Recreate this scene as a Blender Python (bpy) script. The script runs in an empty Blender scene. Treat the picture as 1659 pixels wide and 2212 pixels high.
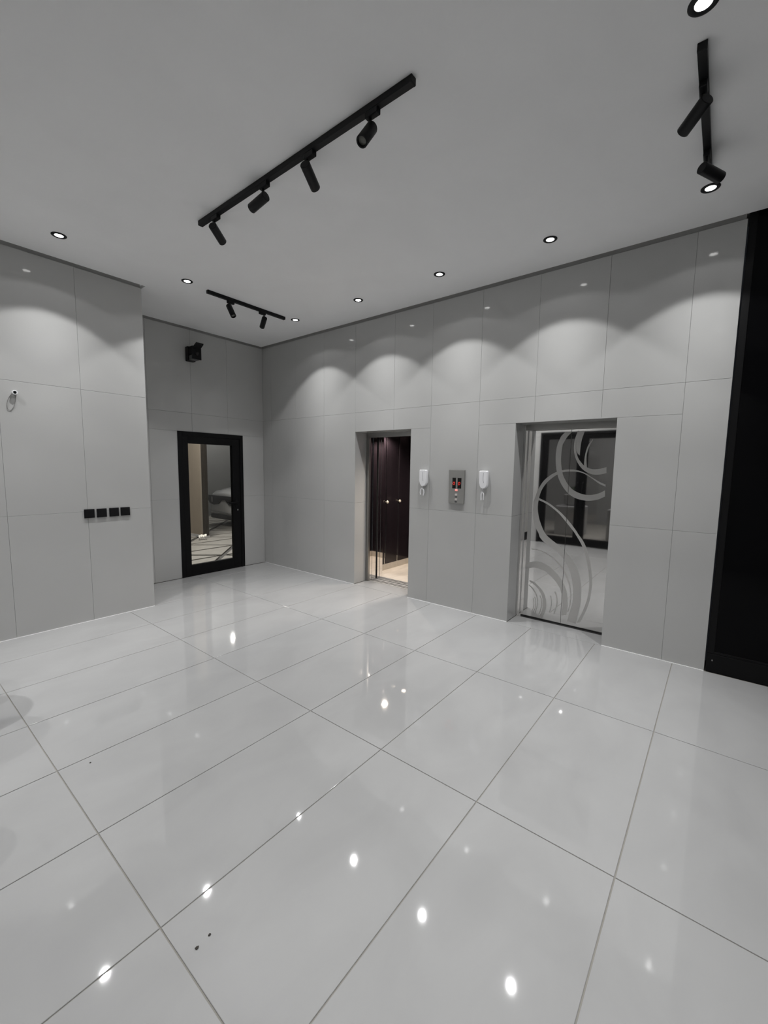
import bpy, bmesh, math, random
from math import sin, cos, pi, radians, atan2, sqrt
from mathutils import Vector, Matrix

random.seed(7)
SC = bpy.context.scene
COL = SC.collection

# ------------------------------------------------------------------ camera
FPX, YAW, PITCH, ROLL, EYE = 912.23, radians(51.4294), radians(-6.0312), radians(0.8405), 1.6
fw = Vector((sin(YAW) * cos(PITCH), cos(YAW) * cos(PITCH), sin(PITCH)))
rt = Vector((cos(YAW), -sin(YAW), 0))
up = rt.cross(fw)
r2 = cos(ROLL) * rt + sin(ROLL) * up
u2 = -sin(ROLL) * rt + cos(ROLL) * up
cam = bpy.data.objects.new('camera', bpy.data.cameras.new('camera'))
COL.objects.link(cam)
cam.matrix_world = Matrix(((r2.x, u2.x, -fw.x, 0), (r2.y, u2.y, -fw.y, 0), (r2.z, u2.z, -fw.z, EYE), (0, 0, 0, 1)))
cam.data.sensor_fit = 'HORIZONTAL'
cam.data.sensor_width = 36.0
cam.data.lens = FPX * 36.0 / 1659.0
cam.data.clip_start = 0.02
SC.camera = cam

# ------------------------------------------------------------------ world, light levels, exposure
w = bpy.data.worlds.new('night_sky')
SC.world = w
w.use_nodes = True
w.node_tree.nodes['Background'].inputs[0].default_value = (0.55, 0.6, 0.7, 1)
w.node_tree.nodes['Background'].inputs[1].default_value = 0.012
SPOT_W = 85.0          # each recessed downlight
LENS_E = 9.0          # glow of a downlight lens
CAR_W = 70.0           # lamp panel of the open elevator car
COURT_W = 150.0         # lamp and added fill over the courtyard behind the glass door
STREET_W = 110.0        # added fill light outside the entrance doors
SC.view_settings.view_transform = 'Standard'
SC.view_settings.look = 'None'
SC.view_settings.exposure = 0.0
SC.view_settings.gamma = 1.0
SC.view_settings.use_curve_mapping = False
SC.cycles.max_bounces = 10
SC.cycles.diffuse_bounces = 6
SC.cycles.glossy_bounces = 5
SC.cycles.transparent_max_bounces = 12
SC.cycles.caustics_reflective = False
SC.cycles.caustics_refractive = False
SC.cycles.sample_clamp_indirect = 6.0
SC.cycles.use_denoising = True

# ------------------------------------------------------------------ room measures (metres)
H = 3.455
XR, YB, YL, XL, XW, YS = 4.185, 5.861, 4.923, 2.027, -0.48, -1.80
Z1, Z2 = 2.308, 1.118
GAP = 0.03


# ------------------------------------------------------------------ materials
def mat(name, col, rough=0.5, metal=0.0, spec=0.5, coat=0.0, var=0.0, scale=4.0, stretch=(1, 1, 1), emit=None, estr=0.0,
        bump=0.0, bscale=60.0, rnd=0.0):
    m = bpy.data.materials.new(name)
    m.use_nodes = True
    nt = m.node_tree
    b = nt.nodes['Principled BSDF']
    b.inputs['Base Color'].default_value = (*col, 1)
    b.inputs['Roughness'].default_value = rough
    b.inputs['Metallic'].default_value = metal
    b.inputs['Specular IOR Level'].default_value = spec
    b.inputs['Coat Weight'].default_value = coat
    b.inputs['Coat Roughness'].default_value = 0.03
    if emit:
        b.inputs['Emission Color'].default_value = (*emit, 1)
        b.inputs['Emission Strength'].default_value = estr
    if var or rnd:
        geo = nt.nodes.new('ShaderNodeNewGeometry')
        mp = nt.nodes.new('ShaderNodeMapping')
        mp.inputs['Scale'].default_value = stretch
        nt.links.new(geo.outputs['Position'], mp.inputs[0])
        nz = nt.nodes.new('ShaderNodeTexNoise')
        nz.inputs['Scale'].default_value = scale
        nz.inputs['Detail'].default_value = 5
        nz.inputs['Distortion'].default_value = 0.6
        nt.links.new(mp.outputs[0], nz.inputs['Vector'])
        oi = nt.nodes.new('ShaderNodeObjectInfo')
        mr = nt.nodes.new('ShaderNodeMapRange')
        mr.inputs['From Min'].default_value = 0.25
        mr.inputs['From Max'].default_value = 0.75
        mr.inputs['To Min'].default_value = 1 - var
        mr.inputs['To Max'].default_value = 1 + var
        nt.links.new(nz.outputs['Fac'], mr.inputs['Value'])
        mr2 = nt.nodes.new('ShaderNodeMapRange')
        mr2.inputs['To Min'].default_value = 1 - rnd
        mr2.inputs['To Max'].default_value = 1 + rnd
        nt.links.new(oi.outputs['Random'], mr2.inputs['Value'])
        mu = nt.nodes.new('ShaderNodeMath')
        mu.operation = 'MULTIPLY'
        nt.links.new(mr.outputs[0], mu.inputs[0])
        nt.links.new(mr2.outputs[0], mu.inputs[1])
        mx = nt.nodes.new('ShaderNodeVectorMath')
        mx.operation = 'SCALE'
        mx.inputs[0].default_value = col
        nt.links.new(mu.outputs[0], mx.inputs['Scale'])
        nt.links.new(mx.outputs[0], b.inputs['Base Color'])
    if bump:
        geo = nt.nodes.new('ShaderNodeNewGeometry')
        nz = nt.nodes.new('ShaderNodeTexNoise')
        nz.inputs['Scale'].default_value = bscale
        nz.inputs['Detail'].default_value = 3
        nt.links.new(geo.outputs['Position'], nz.inputs['Vector'])
        bp = nt.nodes.new('ShaderNodeBump')
        bp.inputs['Strength'].default_value = bump
        bp.inputs['Distance'].default_value = 0.002
        nt.links.new(nz.outputs['Fac'], bp.inputs['Height'])
        nt.links.new(bp.outputs[0], b.inputs['Normal'])
    return m


def glass(name, tint):
    m = bpy.data.materials.new(name)
    m.use_nodes = True
    nt = m.node_tree
    nt.nodes.clear()
    out = nt.nodes.new('ShaderNodeOutputMaterial')
    tr = nt.nodes.new('ShaderNodeBsdfTransparent')
    tr.inputs[0].default_value = (*tint, 1)
    gl = nt.nodes.new('ShaderNodeBsdfGlossy')
    gl.inputs['Roughness'].default_value = 0.0
    fr = nt.nodes.new('ShaderNodeFresnel')
    fr.inputs[0].default_value = 1.45
    mx = nt.nodes.new('ShaderNodeMixShader')
    nt.links.new(fr.outputs[0], mx.inputs[0])
    nt.links.new(tr.outputs[0], mx.inputs[1])
    nt.links.new(gl.outputs[0], mx.inputs[2])
    nt.links.new(mx.outputs[0], out.inputs[0])
    return m


M = dict(
    wall=mat('polished_grey_porcelain', (0.475, 0.475, 0.468), 0.07, spec=0.5, var=0.025, scale=1.3, rnd=0.015),
    joint=mat("grey_joint", (0.34, 0.338, 0.33), 0.8),
    floor=mat('polished_white_porcelain', (0.395, 0.395, 0.394), 0.03, spec=1.0, var=0.06, scale=1.9, stretch=(1.0, 1.6, 1), rnd=0.012),
    grout=mat('floor_grout', (0.27, 0.26, 0.235), 0.8),
    ceil=mat('matte_white_plaster', (0.88, 0.88, 0.885), 0.9, spec=0.2, var=0.02, scale=2.0, bump=0.25, bscale=35),
    beadwhite=mat('white_bead', (0.8, 0.8, 0.8), 0.5),
    blackmetal=mat('black_powder_coat', (0.006, 0.006, 0.007), 0.45, spec=0.22, bump=0.05, bscale=400),
    blackalu=mat('black_anodised_frame', (0.004, 0.004, 0.0045), 0.5, spec=0.18, bump=0.03, bscale=300),
    lensdark=mat('unlit_spot_lens', (0.16, 0.16, 0.145), 0.15),
    lens=mat('lit_downlight_lens', (0.9, 0.9, 0.9), 0.3, emit=(1.0, 0.99, 0.97), estr=LENS_E),
    whiteplastic=mat('white_plastic', (0.82, 0.82, 0.84), 0.3, bump=0.02, bscale=200),
    greyline=mat('grey_recess', (0.25, 0.25, 0.27), 0.6),
    greyloop=mat('grey_loop', (0.25, 0.245, 0.24), 0.6),
    mirror=mat('mirror_steel', (0.86, 0.85, 0.835), 0.03, metal=1.0),
    etch=mat('etched_steel', (0.60, 0.59, 0.575), 0.45, metal=0.85, bump=0.05, bscale=900),
    satin=mat('satin_steel', (0.36, 0.355, 0.345), 0.28, metal=0.9, bump=0.02, bscale=700),
    hairline=mat('hairline_steel', (0.42, 0.415, 0.40), 0.36, metal=0.8, bump=0.05, bscale=500),
    groove=mat('dark_groove', (0.006, 0.006, 0.006), 0.7),
    wood=mat('dark_lacquered_panel', (0.013, 0.0095, 0.012), 0.18, spec=0.5, var=0.15, scale=7, stretch=(3, 3, 0.25)),
    cream=mat('cream_marble', (0.82, 0.75, 0.66), 0.12, var=0.12, scale=3.0, stretch=(1, 3.5, 1)),
    skirt=mat('pale_stone_skirting', (0.52, 0.48, 0.42), 0.2, var=0.10, scale=12),
    sillm=mat('bright_sill_steel', (0.58, 0.575, 0.56), 0.32, metal=0.35),
    discpale=mat('pale_warm_metal', (0.85, 0.78, 0.66), 0.35, metal=0.3),
    warm=mat('warm_car_lamp', (1, 0.9, 0.8), 0.3, emit=(1.0, 0.86, 0.70), estr=14),
    display=mat('black_display', (0.004, 0.003, 0.003), 0.12),
    led=mat('red_led', (0.6, 0.02, 0.02), 0.4, emit=(1.0, 0.06, 0.04), estr=2.4),
    ledpale=mat('red_lit_button', (0.7, 0.4, 0.38), 0.4, emit=(1.0, 0.22, 0.17), estr=0.45),
    btn=mat('pale_button', (0.62, 0.58, 0.55), 0.4),
    btndark=mat('dark_button', (0.10, 0.10, 0.10), 0.4),
    blackglass=mat('black_glass', (0.0025, 0.0025, 0.003), 0.03, spec=0.09),
    pane=glass('clear_pane', (0.80, 0.80, 0.79)),
    panegrey=glass('grey_pane', (0.62, 0.62, 0.63)),
    paving=mat('pale_paving', (0.48, 0.46, 0.42), 0.5, var=0.08, scale=6, rnd=0.06),
    pavedark=mat('dark_paving_joint', (0.12, 0.115, 0.11), 0.6),
    courtwall=mat('grey_courtyard_wall', (0.33, 0.335, 0.33), 0.5, var=0.04, scale=2),
    beige=mat('beige_stone_column', (0.36, 0.31, 0.25), 0.5, var=0.05, scale=5),
    brown=mat('brown_fluted_cladding', (0.030, 0.023, 0.016), 0.5),
    carpaint=mat('white_car_paint', (0.62, 0.63, 0.64), 0.25, coat=0.6),
    cardark=mat('dark_grille', (0.03, 0.03, 0.032), 0.3),
    carglass=mat('dark_car_glass', (0.01, 0.011, 0.012), 0.05),
    headlamp=mat('headlamp_cover', (0.30, 0.31, 0.32), 0.12),
    chrome=mat('chrome', (0.75, 0.75, 0.76), 0.08, metal=1.0),
    rubber=mat('tyre_rubber', (0.015, 0.015, 0.015), 0.8),
    candle=mat('glowing_crystal', (0.9, 0.9, 0.85), 0.2, emit=(1, 0.95, 0.85), estr=0.9),
    stone=mat('white_stone_block', (0.55, 0.55, 0.55), 0.6, var=0.05, scale=8),
    leaf=mat('shrub_leaf', (0.10, 0.13, 0.09), 0.6),
    binsteel=mat('brushed_bin_steel', (0.35, 0.35, 0.36), 0.3, metal=0.9),
    dirt=mat('dark_dirt', (0.04, 0.035, 0.03), 0.9),
)


# ------------------------------------------------------------------ mesh helpers
class MB:
    """collects vertices and faces, then links them as ONE mesh object"""
    def __init__(s):
        s.v, s.f = [], []

    def add(s, vs, fs):
        n = len(s.v)
        s.v += [tuple(p) for p in vs]
        s.f += [tuple(i + n for i in f) for f in fs]
        return s

    def box(s, x0, x1, y0, y1, z0, z1, c=0.0):
        x0, x1 = min(x0, x1), max(x0, x1)
        y0, y1 = min(y0, y1), max(y0, y1)
        z0, z1 = min(z0, z1), max(z0, z1)
        if c <= 0:
            vs = [(x, y, z) for z in (z0, z1) for y in (y0, y1) for x in (x0, x1)]
            return s.add(vs, [(0, 2, 3, 1), (4, 5, 7, 6), (0, 1, 5, 4), (2, 6, 7, 3), (0, 4, 6, 2), (1, 3, 7, 5)])
        bm = bmesh.new()
        bmesh.ops.create_cube(bm, size=1)
        for q in bm.verts:
            q.co = Vector(((x0 + x1) / 2 + q.co.x * (x1 - x0), (y0 + y1) / 2 + q.co.y * (y1 - y0), (z0 + z1) / 2 + q.co.z * (z1 - z0)))
        bmesh.ops.bevel(bm, geom=bm.edges[:], offset=c, segments=2, affect='EDGES', profile=0.5)
        return s.take(bm)

    def take(s, bm, mtx=None):
        if mtx is not None:
            bm.transform(mtx)
        bm.verts.ensure_lookup_table()
        for i, q in enumerate(bm.verts):
            q.index = i
        s.add([q.co for q in bm.verts], [[q.index for q in f.verts] for f in bm.faces])
        bm.free()
        return s

    def lathe(s, prof, n=24, mtx=None, cap=True):
        """profile of (radius, height) turned about local z"""
        vs, fs = [], []
        for r, z in prof:
            for k in range(n):
                a = 2 * pi * k / n
                vs.append(Vector((r * cos(a), r * sin(a), z)))
        for j in range(len(prof) - 1):
            for k in range(n):
                a, b = j * n + k, j * n + (k + 1) % n
                fs.append((a, b, b + n, a + n))
        if cap:
            fs.append(tuple(reversed(range(n))))
            fs.append(tuple(range((len(prof) - 1) * n, len(prof) * n)))
        if mtx is not None:
            vs = [mtx @ q for q in vs]
        return s.add(vs, fs)

    def tube(s, pts, r, n=8, closed=False):
        pts = [Vector(p) for p in pts]
        vs, fs = [], []
        m = len(pts)
        ref = Vector((0.31, 0.17, 0.93))
        for i, p in enumerate(pts):
            t = (pts[(i + 1) % m] - pts[i - 1]) if closed else (pts[min(i + 1, m - 1)] - pts[max(i - 1, 0)])
            t.normalize()
            a = t.cross(ref).normalized()
            b = t.cross(a)
            rr = r[i] if isinstance(r, (list, tuple)) else r
            for k in range(n):
                vs.append(p + rr * (cos(2 * pi * k / n) * a + sin(2 * pi * k / n) * b))
        for i in range(m if closed else m - 1):
            for k in range(n):
                a, b = i * n + k, i * n + (k + 1) % n
                c, d = ((i + 1) % m) * n + k, ((i + 1) % m) * n + (k + 1) % n
                fs.append((a, b, d, c))
        if not closed:
            fs.append(tuple(reversed(range(n))))
            fs.append(tuple(range((m - 1) * n, m * n)))
        return s.add(vs, fs)

    def prism(s, poly, axis, a, b):
        """polygon in the plane across `axis`, pushed from a to b"""
        n = len(poly)
        def P(p, t):
            return {'x': (t, p[0], p[1]), 'y': (p[0], t, p[1]), 'z': (p[0], p[1], t)}[axis]
        vs = [P(p, a) for p in poly] + [P(p, b) for p in poly]
        fs = [tuple(range(n)), tuple(reversed(range(n, 2 * n)))] + [(i, (i + 1) % n, (i + 1) % n + n, i + n) for i in range(n)]
        return s.add(vs, fs)

    def build(s, name, m, parent=None, smooth=False):
        me = bpy.data.meshes.new(name)
        me.from_pydata(s.v, [], s.f)
        me.update()
        bm = bmesh.new()
        bm.from_mesh(me)
        bmesh.ops.recalc_face_normals(bm, faces=bm.faces[:])
        bm.to_mesh(me)
        bm.free()
        if smooth:
            for p in me.polygons:
                p.use_smooth = True
            me.set_sharp_from_angle(angle=radians(smooth if smooth is not True else 40))
        me.materials.append(m)
        return link(name, me, parent)


def link(name, me, parent=None, loc=None):
    o = bpy.data.objects.new(name, me)
    COL.objects.link(o)
    if parent is not None:
        o.parent = parent
        if parent.get('wl') is not None or True:
            o.matrix_parent_inverse = world_of(parent).inverted()
    if loc is not None:
        o.location = loc
    return o


def world_of(o):
    mtx = Matrix.LocRotScale(o.location, o.rotation_euler, o.scale)
    if o.parent is not None:
        return world_of(o.parent) @ o.matrix_parent_inverse @ mtx
    return mtx


def thing(name, label, cat, loc, group=None):
    o = bpy.data.objects.new(name, None)
    COL.objects.link(o)
    o.location = loc
    o.empty_display_size = 0.1
    o['label'] = label
    o['category'] = cat
    if group:
        o['group'] = group
    return o


def tag(o, label, cat, group=None):
    o['label'] = label
    o['category'] = cat
    if group:
        o['group'] = group
    return o


def struct(o):
    o['kind'] = 'structure'
    return o


def lamp(name, kind, power, loc, parent=None, size=0.03, color=(1, 1, 1), angle=96, blend=0.25, rot=(0, 0, 0)):
    d = bpy.data.lights.new(name, kind)
    d.energy = power
    d.color = color
    if kind == 'SPOT':
        d.spot_size = radians(angle)
        d.spot_blend = blend
        d.shadow_soft_size = size
    elif kind == 'AREA':
        d.size = size
    else:
        d.shadow_soft_size = size
    o = bpy.data.objects.new(name, d)
    COL.objects.link(o)
    o.rotation_euler = rot
    if parent is not None:
        o.parent = parent
        o.matrix_parent_inverse = world_of(parent).inverted()
    o.location = loc
    return o


def beam(light, sigma=31.0, cut=47.5, soft=2.4, spill=0.03, spill_cut=64.0):
    """angular profile of a reflector downlight: a bell-shaped beam, a cut-off, and a weak wide spill"""
    light.use_nodes = True
    nt = light.node_tree
    em = nt.nodes['Emission']
    tc = nt.nodes.new('ShaderNodeTexCoord')
    sp = nt.nodes.new('ShaderNodeSeparateXYZ')
    nt.links.new(tc.outputs['Normal'], sp.inputs[0])
    def op(kind, a, b=None):
        n = nt.nodes.new('ShaderNodeMath')
        n.operation = kind
        for i, q in enumerate((a, b)):
            if q is None:
                continue
            if isinstance(q, (int, float)):
                n.inputs[i].default_value = q
            else:
                nt.links.new(q, n.inputs[i])
        return n.outputs[0]
    def edge(t, mid, half):
        n = nt.nodes.new('ShaderNodeMapRange')
        n.interpolation_type = 'SMOOTHSTEP'
        n.inputs['From Min'].default_value = radians(mid - half)
        n.inputs['From Max'].default_value = radians(mid + half)
        n.inputs['To Min'].default_value = 1
        n.inputs['To Max'].default_value = 0
        nt.links.new(t, n.inputs['Value'])
        return n.outputs[0]
    th = op('ARCCOSINE', op('MINIMUM', op('ABSOLUTE', sp.outputs['Z']), 1.0))
    g = op('EXPONENT', op('MULTIPLY', op('MULTIPLY', th, th), -0.5 / radians(sigma) ** 2))
    g2 = op('MULTIPLY', op('EXPONENT', op('MULTIPLY', op('MULTIPLY', th, th), -0.5 / radians(14.0) ** 2)), 0.75)
    a = op('MULTIPLY', op('ADD', g, g2), edge(th, cut, soft))
    b = op('MULTIPLY', edge(th, spill_cut, 2.5), spill)
    nt.links.new(op('ADD', a, b), em.inputs['Strength'])


# ------------------------------------------------------------------ tiled surfaces
def tile_rect(axis, plane, sign, u0, u1, v0, v1, m, parent, g=0.0007, t=0.009, name='tile', c=0.0012):
    """one slab whose visible face lies on `plane`; `sign` is the side the room is on"""
    if u1 - u0 < 0.02 or v1 - v0 < 0.02:
        return
    u0, u1, v0, v1 = u0 + g, u1 - g, v0 + g, v1 - g
    def P(u, v, d):
        x = plane + sign * d
        return {'x': (x, u, v), 'y': (u, x, v), 'z': (u, v, x)}[axis]
    loops = [(0, -t), (0, -c), (c * 0.35, -c * 0.35), (c * 1.2, 0)]
    vs = []
    for ins, d in loops:
        vs += [P(u0 + ins, v0 + ins, d), P(u1 - ins, v0 + ins, d), P(u1 - ins, v1 - ins, d), P(u0 + ins, v1 - ins, d)]
    fs = [(3, 2, 1, 0), (12, 13, 14, 15)]
    for k in range(3):
        for i in range(4):
            a, b = k * 4 + i, k * 4 + (i + 1) % 4
            fs.append((a, b, b + 4, a + 4))
    MB().add(vs, fs).build(name, m, parent)


def tile_field(axis, plane, sign, us, vs, holes, parent, m=None):
    """rows and columns of slabs, each cut round the openings it meets"""
    m = m or M['wall']
    for j in range(len(vs) - 1):
        for i in range(len(us) - 1):
            pieces = [(us[i], us[i + 1], vs[j], vs[j + 1])]
            for hu0, hu1, hv0, hv1 in holes:
                nxt = []
                for a, b, c, d in pieces:
                    if b <= hu0 or a >= hu1 or d <= hv0 or c >= hv1:
                        nxt.append((a, b, c, d))
                        continue
                    if d > hv1:
                        nxt.append((a, b, hv1, d))
                    if c < hv0:
                        nxt.append((a, b, c, hv0))
                    lo, hi = max(c, hv0), min(d, hv1)
                    if a < hu0:
                        nxt.append((a, hu0, lo, hi))
                    if b > hu1:
                        nxt.append((hu1, b, lo, hi))
                pieces = nxt
            for a, b, c, d in pieces:
                tile_rect(axis, plane, sign, a, b, c, d, m, parent)


# ================================================================== THE ROOM
TILE_TOP = 3.434
TOP = 3.485                                     # the tiles run up into the shadow gap
E1 = (2.945, 3.845, 0.0, 2.06)                  # open elevator, y0 y1 z0 z1
E2 = (0.757, 1.662, 0.0, 2.06)                  # closed elevator
DR = (2.797, 3.801, 0.0, 2.056)                 # glass door in the back wall, x0 x1 z0 z1
DW = (1.10, 3.17, 0.0, 2.40)                    # entrance doors in the wall behind the camera

# floor: grout bed and one slab per tile
fl = struct(MB().box(XW - 0.3, XR + 0.26, YS - 0.3, YB + 0.2, -0.12, -0.004).build('floor', M['grout']))
fx = [-1.876 + 1.2135 * k - 0.0045 for k in range(0, 5)]
fx = [XW, 0.549, 1.764, 2.973, XR - 0.006]
fy = [YS, -1.578, -0.981, -0.385, 0.212, 0.809, 1.403, 2.001, 2.593, 3.190, 3.783, 4.378, 4.972, 5.567, YB - 0.006]
for i in range(len(fx) - 1):
    for j in range(len(fy) - 1):
        x0, x1, y0, y1 = fx[i], fx[i + 1], fy[j], fy[j + 1]
        if y0 >= YL - 0.02 and x1 <= XL:
            continue
        if y1 > YL and x0 < XL:
            tile_rect('z', 0, 1, x0, x1, y0, YL - 0.004, M['floor'], fl, g=0.0024, name='floor_tile', c=0.0016)
            if x1 > XL:
                tile_rect('z', 0, 1, XL + 0.004, x1, max(y0, YL - 0.004), y1, M['floor'], fl, g=0.0024, name='floor_tile', c=0.0016)
            continue
        tile_rect('z', 0, 1, x0, x1, y0, y1, M['floor'], fl, g=0.0024, name='floor_tile', c=0.0016)
for e in (E1, E2):                               # the floor runs into the elevator recesses
    tile_rect('z', 0, 1, XR - 0.006, 4.452, e[0] + 0.002, e[1] - 0.002, M['floor'], fl, g=0.001, name='floor_tile')

# ceiling with a shadow gap round its edge
cl = MB()
cl.prism([(XW + GAP, YS + GAP), (XR - GAP, YS + GAP), (XR - GAP, YB - GAP), (XL + GAP, YB - GAP), (XL + GAP, YL - GAP), (XW + GAP, YL - GAP)], 'z', H, H + 0.03)
cl.box(XW - 0.3, XR + 0.26, YS - 0.3, YB + 0.2, H + 0.03, H + 0.15)
struct(cl.build('ceiling', M['ceil']))

# right wall: carries both elevators, its near end is black glass
wr = MB()
B0, B1 = XR + 0.0095, XR + 0.235
k = 0.0085                                      # room for the tiles that line the openings
wr.box(B0, B1, E1[1] + k, YB + 0.2, 0, TOP)
wr.box(B0, B1, E1[0] - k, E1[1] + k, E1[3] + k, TOP)
wr.box(B0, B1, E2[1] + k, E1[0] - k, 0, TOP)
wr.box(B0, B1, E2[0] - k, E2[1] + k, E2[3] + k, TOP)
wr.box(B0, B1, k, E2[0] - k, 0, TOP)
wr = struct(wr.build('wall_right', M['joint']))
ry = [0.0, 0.290, 0.885, 1.479, 2.066, 2.668, 3.205, 3.845, 4.440, 5.040, 5.640, YB]
tile_field('x', XR, -1, ry, [0.002, Z2, Z1, TILE_TOP], [E1, E2], wr)
for e in (E1, E2):                               # tiled reveals of the two openings
    for (a, sg) in ((e[0], 1), (e[1], -1)):
        tile_rect('y', a, sg, XR, 4.420, 0.002, Z2, M['wall'], wr, t=0.008)
        tile_rect('y', a, sg, XR, 4.420, Z2, e[3], M['wall'], wr, t=0.008)
    tile_rect('z', e[3], -1, XR, 4.420, e[0], e[1], M['wall'], wr, t=0.008)
# end of the tiling beside the black glass
tile_rect('y', 0.0, -1, XR, B1 - 0.001, 0.002, TILE_TOP, M['wall'], wr, t=0.008)

# back wall with the glass door
wb = MB()
wb.box(XL, DR[0], YB + 0.0095, YB + 0.2, 0, TOP)
wb.box(DR[1], XR + 0.009, YB + 0.0095, YB + 0.2, 0, TOP)
wb.box(DR[0], DR[1], YB + 0.0095, YB + 0.2, DR[3], TOP)
wb = struct(wb.build('wall_back', M['joint']))
tile_field('y', YB, -1, [XL, 2.43, 3.010, 3.560, XR], [0.002, Z2, Z1, TILE_TOP], [DR], wb)

# left wall block that stands forward of the back wall
wl = struct(MB().box(XW - 0.02, XL - 0.0095, YL + 0.0095, YB + 0.2, 0, TOP).build('wall_left', M['joint']))
tile_field('y', YL, -1, [XW, 0.225, 0.822, 1.432, XL], [0.002, Z2, Z1, TILE_TOP], [], wl)
tile_field('x', XL, 1, [YL, 5.52, YB], [0.002, Z2, Z1, TILE_TOP], [], wl)

# wall with the entrance doors, behind the camera
wf = MB()
wf.box(XW - 0.2, XW - 0.0095, DW[1], YL + 0.3, 0, TOP)
wf.box(XW - 0.2, XW - 0.0095, YS - 0.2, DW[0], 0, TOP)
wf.box(XW - 0.2, XW - 0.0095, DW[0], DW[1], DW[3], TOP)
wf = struct(wf.build('wall_front', M['joint']))
tile_field('x', XW, 1, [YS, -1.2, -0.6, 0.0, 0.6, 1.2, 1.8, 2.4, 3.0, 3.6, 4.2, YL], [0.002, Z2, Z1, TILE_TOP], [DW], wf)
# near side wall
wn = struct(MB().box(XW - 0.2, XR + 0.25, YS - 0.2, YS - 0.0095, 0, TOP).build('wall_near', M['joint']))
tile_field('y', YS, 1, [XW, 0.2, 0.8, 1.4, 2.0, 2.6, 3.2, 3.8, XR], [0.002, Z2, Z1, TILE_TOP], [], wn)

# thin white beads where the walls meet the floor
def bead(name, x0, x1, y0, y1):
    struct(MB().box(x0, x1, y0, y1, -0.003, 0.0035).build(name, M['beadwhite']))
bead('trim_1', XR - 0.009, XR - 0.0005, E1[1], YB)
bead('trim_2', XR - 0.009, XR - 0.0005, E2[1], E1[0])
bead('trim_3', XR - 0.009, XR - 0.0005, 0.0, E2[0])
bead('trim_4', XW, XL, YL - 0.009, YL - 0.0005)

# black glass front at the near end of the right wall
bg = struct(MB().box(XR + 0.012, XR + 0.03, YS, -0.055, 0.16, TOP).build('window_1', M['blackglass']))
MB().box(XR + 0.004, XR + 0.05, YS, -0.009, 0.0, 0.152, 0.003).build('bottom_rail', M['blackalu'], bg)
MB().box(XR + 0.006, XR + 0.05, -0.055, -0.009, 0.155, TOP, 0.002).build('jamb', M['blackalu'], bg)
MB().box(XR + 0.006, XR + 0.02, YS, -0.056, 0.1545, 0.172, 0.002).build('glazing_bead', M['blackalu'], bg)
MB().box(XR + 0.004, XR + 0.05, -1.00, -0.955, 0.173, TOP, 0.002).build('mullion', M['blackalu'], bg)
MB().box(XR + 0.0025, XR + 0.0042, -0.05, -0.042, 0.094, 0.106).build('screw_cap', M['satin'], bg)
MB().box(XR + 0.06, XR + 0.25, YS - 0.2, -0.009, 0, TOP).build('backing', M['groove'], bg)

# ------------------------------------------------------------------ glass door in the back wall
F0, F1 = YB - 0.012, YB + 0.06
d1 = MB()
d1.box(DR[0], DR[0] + 0.055, F0, F1, 0.0, DR[3], 0.002)
d1.box(DR[1] - 0.055, DR[1], F0, F1, 0.0, DR[3], 0.002)
d1.box(DR[0] + 0.055, DR[1] - 0.055, F0, F1, DR[3] - 0.06, DR[3], 0.002)
d1 = struct(d1.build('door_1', M['blackalu']))
lf = MB()
PX0, PX1, PZ0, PZ1 = 2.938, 3.616, 0.160, 1.894
lf.box(DR[0] + 0.058, PX0, F0 + 0.006, F1 - 0.005, 0.006, DR[3] - 0.063, 0.002)
lf.box(PX1, DR[1] - 0.058, F0 + 0.006, F1 - 0.005, 0.006, DR[3] - 0.063, 0.002)
lf.box(PX0, PX1, F0 + 0.006, F1 - 0.005, 0.006, PZ0, 0.002)
lf.box(PX0, PX1, F0 + 0.006, F1 - 0.005, PZ1, DR[3] - 0.063, 0.002)
lf = lf.build('door_leaf', M['blackalu'], d1)
MB().box(PX0, PX1, F0 + 0.03, F0 + 0.036, PZ0, PZ1).build('glass_pane', M['pane'], d1)
hd = MB()
hd.box(3.645, 3.685, F0 - 0.004, F0 + 0.006, 0.955, 1.085, 0.003)
hd.tube([(3.665, F0, 1.028), (3.665, F0 - 0.045, 1.028)], 0.009, 10)
hd.tube([(3.672, F0 - 0.045, 1.028), (3.60, F0 - 0.047, 1.029), (3.525, F0 - 0.045, 1.026)], 0.0125, 10)
hd.build('door_handle', M['blackalu'], d1, True)
MB().lathe([(0.008, 0), (0.008, 0.006), (0.004, 0.007)], 14, Matrix.Translation((3.690, F0 + 0.006, 0.912)) @ Matrix.Rotation(pi / 2, 4, 'X') @ Matrix.Scale(1.6, 4, (0, 1, 0))).build('keyhole', M['chrome'], d1, True)

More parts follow.
